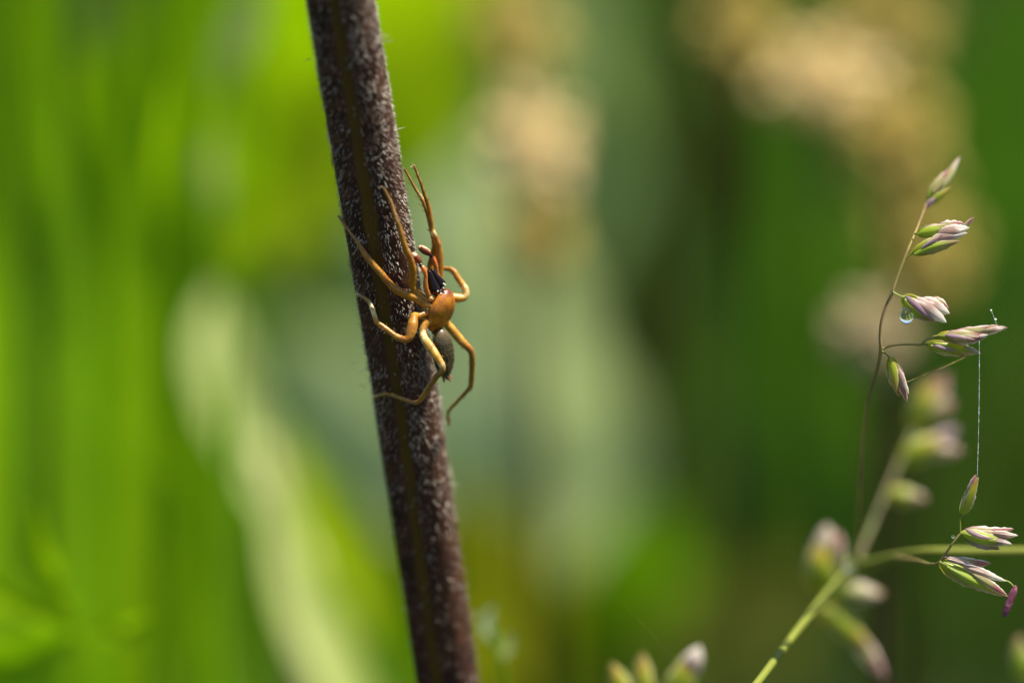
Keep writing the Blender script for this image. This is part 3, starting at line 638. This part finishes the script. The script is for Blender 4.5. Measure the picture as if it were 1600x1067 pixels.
BM = {'g': bract_mat('green_bract', GR, (.34, .36, .05), (.42, .22, .12), (.62, .50, .48)),
      'p': bract_mat('purple_bract', (.40, .36, .14), PU, (.40, .16, .14), (.85, .72, .70)),
      'w': bract_mat('silvery_bract', (.50, .34, .30), (.78, .70, .66), (.84, .79, .74), (.85, .8, .74), .4, .25),
      'v': bract_mat('violet_bract', (.38, .24, .33), (.44, .27, .36), (.42, .24, .30), (.72, .62, .62)),
      'd': bract_mat('dull_bract', (.36, .38, .12), (.46, .38, .30), (.46, .36, .30), (.50, .46, .36), .25, .7),
      'y': bract_mat('yellow_bract', (.36, .44, .02), (.48, .40, .03), (.40, .24, .08), (.60, .60, .30))}
M_cul = leaf_mat('panicle_stem', (.27, .24, .07), .15, .45, scale=500, col2=(.20, .12, .07))
M_culg = leaf_mat('culm_skin', (.17, .20, .03), .15, .5, scale=500, col2=(.16, .18, .03))
M_brn = leaf_mat('branch_skin', (.15, .17, .07), .1, .5, scale=600, col2=(.13, .10, .06))
def bract(b, e, wd, wt, mat, parent, bulge=.45, roll=0.0, curve=0.0, wt1=None, shp=.42):
    """b, e: (x,y) base and tip in pixels, wt: depth in pixels, wd: width"""
    m = 11; n = 16; V = []; UV = []; F = []; wt1 = wt if wt1 is None else wt1
    bx = np.array((b[0], b[1], wt), float); ex = np.array((e[0], e[1], wt1), float); d = ex-bx; T = nrm3(d); s = nrm3(np.cross(T, (0, 0, 1.))); nn = np.cross(s, T)
    if nn[2] < 0: nn = -nn
    s2 = s*math.cos(roll)+nn*math.sin(roll); n2 = nn*math.cos(roll)-s*math.sin(roll)
    r3 = random.Random(int(b[0]*31+e[1]*17+wd)); ed = [[r3.uniform(-.09, .09) for _ in range(n+1)] for _ in range(2)]
    for i in range(n+1):
        t_ = i/n; ww = wd/2*(math.sin(math.pi*min(1, t_**(.75)*.97+.03))**.75)*(1 if t_ < .9 else 1)+.15
        c = bx+d*t_+s*curve*math.sin(math.pi*t_)+n2*wd*bulge*.55*math.sin(math.pi*t_)
        for k in range(m):
            u = k/(m-1)*2-1; an = u*1.35
            fr_ = 1+(ed[0][i] if u < 0 else ed[1][i])*abs(u)**3*(.4+1.6*t_); V.append(P(*(c+s2*ww*fr_*math.sin(an)/math.sin(1.35)+n2*ww*bulge*2*(math.cos(an)-1)))); UV.append((k/(m-1), t_))
    for i in range(n):
        for k in range(m-1): F.append((i*m+k, i*m+k+1, (i+1)*m+k+1, (i+1)*m+k))
    return MB().add(V, F, UV).build('bract', BM[mat], parent)
def ptube(pts, name, mat, parent, n=8):
    q = catmull([(p[0], p[1], p[2], p[3]) for p in pts], 6); W = [P(*r[:3]) for r in q]
    V, F, UV = tube(np.array([tuple(x) for x in W]), q[:, 3]*U, n); return MB().add(V, F, UV).build(name, mat, parent)
culm_base = P(900, 3000, -600); gb = (P(1180, 1085, -60))
proot = empty('grass_panicle', (gb.x-.10, gb.y+.05, 0), 'flowering grass panicle with purple and green spikelets at the right', 'grass')
def spikelet(brs, label=None, wt=0):
    """first bract is the spikelet's own mesh, the others its sub-parts"""
    first = brs[0]; kw = first[5] if len(first) > 5 else {}
    o = bract(first[0], first[1], first[2], wt+first[3], first[4], proot, **kw); o.name = 'spikelet'
    if label: o['label'] = label
    # back shell closes the spikelet
    dx = dict(kw); 
    bract(first[0], first[1], first[2]*.95, wt+first[3]-2, first[4], o, bulge=-.4)
    for q in brs[1:]: bract(q[0], q[1], q[2], wt+q[3], q[4], o, **(q[5] if len(q) > 5 else {}))
    return o
# culm down to the ground, branches
c0 = P(1180, 1080, -30); c1 = P(1120, 1170, -30)
dcu = (P(1190, 1058, -40)-P(1240, 992, -120)).normalized(); e0 = P(1190, 1058, -40)
rows = []
for dist_, up_ in ((.32, .95), (.16, .9), (.07, .75), (.03, .5), (.012, .2), (.005, 0)):
    dv = (dcu*(1-up_)+Vector((-.08, .06, -1))*up_).normalized(); hh = e0+dv*dist_
    if dist_ == .32: hh = Vector((hh.x, hh.y, -.002))
    rows.append((*hh, 6.5*U*(1+dist_*3)))
rows = rows + [(*P(x, y, w_), r*U) for x, y, w_, r in [(1190, 1058, -40, 6.5), (1240, 992, -160, 6.5), (1290, 930, -330, 7), (1325, 893, -460, 8), (1338, 880, -500, 8)]]
q = catmull(rows, 8); V, F, UV = tube(q[:, :3], q[:, 3], 12); MB().add(V, F, UV).build('culm', M_culg, proot)
ptube([(1338, 878, -500, 4), (1339, 850, -400, 2.6), (1342, 780, -210, 2.3), (1346, 710, -140, 2.3), (1351, 655, -90, 2.4), (1358, 615, -50, 2.5), (1369, 582, -20, 2.6), (1376, 548, 0, 3.0), (1375, 525, 4, 2.3), (1377, 503, 6, 2.2), (1384, 479, 6, 2.3), (1394, 457, 6, 2.6), (1401, 436, 4, 2.1), (1413, 404, 0, 2.3), (1421, 385, -6, 1.9), (1430, 364, -24, 2.0), (1440, 338, -62, 1.8), (1447, 320, -96, 1.8)], 'branch', M_cul, proot)
ptube([(1376, 547, 0, 2.4), (1386, 542, 0, 2.0), (1402, 538.5, 0, 1.9), (1422, 538, 0, 1.8), (1438, 538.5, 0, 1.9), (1444, 533, 0, 1.5), (1455, 526.5, 0, 1.5), (1468, 524, 0, 1.6)], 'branch', M_cul, proot)
ptube([(1438, 538.5, 0, 1.8), (1446, 537.5, -2, 1.5), (1450, 538, -3, 1.5)], 'pedicel', M_culg, proot)
ptube([(1378, 549, 2, 1.3), (1385, 553, 2, 1.3), (1392, 561, 2, 1.5)], 'pedicel', M_culg, proot)
ptube([(1395, 456, 8, 1.4), (1402, 460, 8, 1.0), (1409, 463, 8, .9), (1415, 463, 8, 1.0)], 'pedicel', M_pale, proot)
ptube([(1413, 404, 0, 1.3), (1420, 400, 0, 1.3), (1428, 390, 0, 1.8)], 'pedicel', M_culg, proot)
ptube([(1429, 366, -10, 1.6), (1434, 364, -8, 1.6), (1438, 362, -6, 1.6)], 'pedicel', M_culg, proot)
ptube([(1338, 878, -500, 4.5), (1360, 826, -580, 4.3), (1385, 768, -640, 4.2), (1410, 712, -700, 4), (1428, 672, -740, 3.6)], 'branch', M_brn, proot, 10)
ptube([(1338, 878, -500, 7), (1362, 880, -440, 9), (1400, 870, -340, 8), (1450, 862, -260, 7.5), (1530, 862, -250, 8), (1640, 862, -240, 8)], 'branch', M_culg, proot, 10)
ptube([(1400, 870, -290, 3.5), (1435, 876, -140, 2.4), (1456, 881, -40, 2.0), (1468, 878, -5, 2.0), (1476, 867, 0, 1.9), (1484, 855, 0, 1.8), (1494, 842, 2, 2.0), (1501, 833, 2, 1.9), (1506, 829, 0, 1.5)], 'branch', M_cul, proot)
ptube([(1500, 834, 2, 1.9), (1500, 822, 2, 1.8), (1500, 812, 2, 1.7), (1504, 803, 2, 1.9)], 'pedicel', M_culg, proot)
# spikelets in focus
spikelet([((1447, 322), (1487, 292), 12, -100, 'y'), ((1451, 316), (1476, 268), 19, -104, 'y', dict(wt1=-120)), ((1458, 300), (1486, 262), 12, -98, 'p', dict(wt1=-120)), ((1474, 290), (1500, 245), 12, -108, 'd', dict(wt1=-135)), ((1444, 326), (1462, 308), 9, -96, 'v')], 'narrow brown-tipped spikelet at the very top')
spikelet([((1433, 366), (1484, 352), 19, 0, 'g', dict(curve=-1)), ((1462, 362), (1506, 349), 24, -6, 'p'), ((1466, 366), (1515, 356), 22, 5, 'w'), ((1497, 366), (1522, 339), 9, 0, 'p')], 'green spikelet with a silvery pink half')
spikelet([((1424, 396), (1497, 378), 19, 4, 'y', dict(curve=2)), ((1427, 394), (1470, 368), 14, 8, 'y'), ((1428, 398), (1500, 377), 13, 10, 'g', dict(curve=4)), ((1440, 388), (1474, 366), 7, 12, 'v'), ((1455, 374), (1512, 364), 16, 6, 'w')], 'yellow-green spikelet with pale violet stripe')
spikelet([((1410, 463), (1462, 502), 30, 6, 'g', dict(curve=-2)), ((1412, 462), (1478, 478), 17, 4, 'p', dict(curve=-5)), ((1415, 462), (1462, 503), 11, 17, 'v', dict(curve=-1)), ((1430, 468), (1479, 504), 26, 14, 'w'), ((1440, 468), (1484, 490), 22, 12, 'w'), ((1455, 466), (1482, 482), 16, 8, 'p')], 'fat spikelet with a bright silvery white face')
spikelet([((1465, 524), (1526, 533), 18, 2, 'y', dict(curve=1)), ((1478, 524), (1545, 524), 24, 6, 'p', dict(curve=-3)), ((1490, 520), (1560, 508), 17, 4, 'p', dict(curve=-4)), ((1476, 523), (1524, 531), 7, 14, 'v'), ((1520, 519), (1574, 512), 15, 4, 'p'), ((1508, 530), (1545, 523), 9, 8, 'w'), ((1545, 516), (1569, 513), 8, 9, 'w')], 'longest reddish purple spikelet with frayed white tips')
spikelet([((1447, 537), (1531, 551), 21, -8, 'g', dict(curve=-3)), ((1448, 538), (1510, 558), 12, -2, 'y', dict(curve=2)), ((1458, 539), (1492, 549), 6, 3, 'v'), ((1480, 538), (1533, 552), 15, -3, 'y'), ((1505, 543), (1533, 552), 9, 0, 'd')], 'smooth green spikelet with a pinkish end')
spikelet([((1391, 558), (1405, 620), 24, 0, 'y', dict(curve=3)), ((1399, 566), (1417, 628), 16, 4, 'p'), ((1391, 560), (1400, 612), 13, 9, 'y', dict(curve=2)), ((1403, 576), (1420, 616), 9, 7, 'w')], 'hanging spikelet, half yellow-green and half pink')
spikelet([((1503, 805), (1524, 748), 19, 2, 'g', dict(curve=-2)), ((1506, 800), (1529, 744), 13, 6, 'y'), ((1512, 778), (1525, 741), 13, 4, 'p')], 'single upright green spikelet on a thin stalk')
spikelet([((1502, 833), (1562, 858), 24, 4, 'g', dict(curve=3)), ((1503, 832), (1580, 848), 24, 8, 'g', dict(curve=-2)), ((1506, 830), (1584, 826), 22, 2, 'p', dict(curve=-5)), ((1515, 832), (1591, 836), 18, 6, 'p', dict(curve=-3)), ((1508, 826), (1552, 842), 8, 17, 'v', dict(curve=-3)), ((1545, 842), (1581, 850), 12, 10, 'w'), ((1550, 832), (1590, 837), 10, 10, 'w')], 'plump spikelet of fanned green and pink scales')
spikelet([((1468, 877), (1546, 925), 30, 0, 'y', dict(curve=4)), ((1470, 874), (1549, 880), 20, -4, 'p', dict(curve=-3)), ((1480, 872), (1530, 888), 12, 2, 'w'), ((1480, 885), (1575, 932), 19, 6, 'g', dict(curve=-2)), ((1505, 884), (1572, 908), 14, 8, 'w'), ((1520, 896), (1574, 930), 14, 10, 'p')], 'drooping spikelet with an anther hanging from its end')
t = leaf_mat('anther_skin', (.15, .04, .07), .1, .6, scale=3500, col2=(.24, .10, .13))
an = ptube([(1586, 915, 4, 2.5), (1585, 921, 4, 5), (1581, 931, 4, 5.8), (1576, 943, 4, 6), (1571, 956, 4, 5.4), (1568, 963, 4, 2)], 'anther', t, proot, 10)
ptube([(1566, 905, 6, 1.1), (1577, 909, 6, 1.0), (1585, 917, 4, .9)], 'filament', M_pale, proot)
# spikelets out of focus
spikelet([((1428, 672), (1458, 590), 40, -740, 'y'), ((1440, 660), (1480, 584), 36, -745, 'p', dict(wt1=-760)), ((1452, 655), (1490, 625), 28, -745, 'p')], 'blurred pink and yellow-green spikelet at the branch tip')
spikelet([((1404, 722), (1478, 682), 40, -700, 'y'), ((1450, 700), (1498, 668), 26, -705, 'v'), ((1440, 702), (1504, 704), 26, -700, 'p')], 'blurred spikelet with a green base and greyish pink end')
spikelet([((1384, 770), (1446, 780), 29, -650, 'y'), ((1420, 772), (1448, 782), 17, -645, 'p')], 'blurred short yellow-green spikelet')
spikelet([((1284, 928), (1282, 842), 54, -600, 'y'), ((1288, 900), (1292, 818), 50, -606, 'd'), ((1300, 890), (1310, 830), 28, -596, 'p')], 'blurred wide pale spikelet left of the node')
spikelet([((1305, 925), (1382, 928), 36, -590, 'g'), ((1320, 925), (1376, 930), 27, -580, 'd')], 'blurred pale cream spikelet under the node')
spikelet([((1284, 945), (1362, 1016), 38, -590, 'y'), ((1330, 985), (1384, 1060), 28, -596, 'p')], 'blurred green spikelet hanging under the node')
for (x, y, x1, y1) in [(1290, 930, 1286, 925), (1300, 924, 1310, 925), (1286, 935, 1288, 947), (1385, 768, 1388, 770), (1402, 728, 1408, 722)]:
    ptube([(x, y, -590, 2), ((x+x1)/2, (y+y1)/2, -592, 2), (x1, y1, -595, 2)], 'pedicel', M_culg, proot)

# second panicle, only its tips in view, and a third spikelet at the right edge
def small_panicle(name, label, brl, basept, wt):
    g = P(*basept, wt); root = empty(name, (g.x, g.y+.04, 0), label, 'grass', 'panicles whose tips show at the edges')
    q = catmull([(g.x, g.y+.04, -.002, .0009), (g.x, g.y+.015, g.z*.5, .0008), (*g, .0004)], 8); V, F, UV = tube(q[:, :3], q[:, 3], 8); MB().add(V, F, UV).build('culm', M_culg, root)
    for b_, e_, wd, mt in brl:
        ptube([(basept[0], basept[1], wt, 3), ((basept[0]+b_[0])/2, (basept[1]+b_[1])/2+8, wt, 2.5), (b_[0], b_[1], wt, 2.2)], 'pedicel', M_culg, root)
        o = bract(b_, e_, wd, wt, mt[0], root); o.name = 'spikelet'; bract(b_, e_, wd*.95, wt-2, mt[0], o, bulge=-.4)
        if len(mt) > 1: bract(((b_[0]+e_[0])/2+3, (b_[1]+e_[1])/2), (e_[0]+2, e_[1]-2), wd*.7, wt+4, mt[1], o)
small_panicle('grass_panicle', 'three blurred spikelet tips of a lower grass panicle poking up at the bottom edge', [((985, 1110), (955, 1034), 34, 'y'), ((1005, 1110), (1003, 1018), 36, 'y'), ((1040, 1110), (1092, 1010), 48, 'yw')], (1015, 1180), -430)
small_panicle('grass_panicle', 'faint blurred grey-green spikelet cut off by the right edge near the bottom', [((1600, 1060), (1592, 992), 34, 'g')], (1625, 1120), -620)

# ------------------------------------------------------------------ droplets and silk
t = NT('water'); p = t.n('ShaderNodeBsdfPrincipled', Roughness=0.0, IOR=1.33); p.inputs['Transmission Weight'].default_value = 1; p.inputs['Base Color'].default_value = (1, 1, 1, 1)
t.l(p.outputs[0], t.out.inputs[0]); M_water = t.m
def drop(x, y, wt, rx, ry, label, group=None):
    def wpf(a, b, c): k = 1-.12*max(0, a); return a, b*k, c*k
    V, F, UV = ellipsoid(P(x, y, wt), (UPV*ry*U, RT*rx*U, FW*rx*U), 32, 24, wpf)
    return tag(MB().add(V, F, UV).build('water_droplet', M_water, loc=P(x, y, wt)), label, 'water droplet', group)
drop(1416.5, 493, 14, 11, 13.5, 'clear round water droplet hanging under the silvery white spikelet')
drop(1393, 455, 10, 2.6, 2.4, 'tiny bright bead of water on the joint of the thin panicle branch')
drop(1489.5, 838, 6, 3, 3, 'tiny bead of water beside the fork under the fanned spikelet')
drop(1325, 880, -440, 11, 12, 'blurred larger water drop at the panicle node')
drop(1308, 906, -420, 7, 7, 'blurred smaller water drop just below the node drop')
t = NT('silk'); p = t.n('ShaderNodeBsdfPrincipled', Roughness=.3); nz = t.noise(3000, 2)
t.l(t.ramp(nz, [(.3, (.35, .38, .35)), (.7, (.9, .92, .9))]), p.inputs['Base Color']); t.l(p.outputs[0], t.out.inputs[0]); M_silk = t.m
def silk(pts, r, label, mat=M_silk, beads=()):
    q = catmull([(*P(*p_), r*U) for p_ in pts], 24); rs = random.Random(9); q[:, 3] *= [rs.choice((.55, .8, 1, 1.35)) for _ in q]; V, F, UV = tube(q[:, :3], q[:, 3], 6); m = MB().add(V, F, UV)
    for bx, by, bw, rr in beads: V, F, UV = ellipsoid(P(bx, by, bw), (RT*rr*U, UPV*rr*U, FW*rr*U), 10, 8); m.add(V, F, UV)
    return tag(m.build('silk_thread', mat, loc=P(*pts[0])), label, 'silk thread')
silk([(1530, 533, 8), (1530, 600, 6), (1529, 670, 5), (1527, 743, 4)], .42, 'white silk thread hanging straight down from the longest purple spikelet')
silk([(1548.5, 484, 2), (1552, 493, 3), (1557, 506, 4), (1560, 514, 4)], .3, 'very short silk thread with two tiny beads above the longest spikelet', beads=[(1548.5, 485, 2, 1.5), (1555.3, 499.5, 3, 2.0)])
silk([(1417, 597, 2), (1447, 584, -6), (1476, 573, -30), (1508, 558, -60)], .55, 'tan silk thread slanting up from the hanging pink spikelet', M_cul)
silk([(694, 640, -110), (870, 830, -80), (1120, 1100, -40)], .05, 'faint fine silk thread running down right from the stem', M_cul)
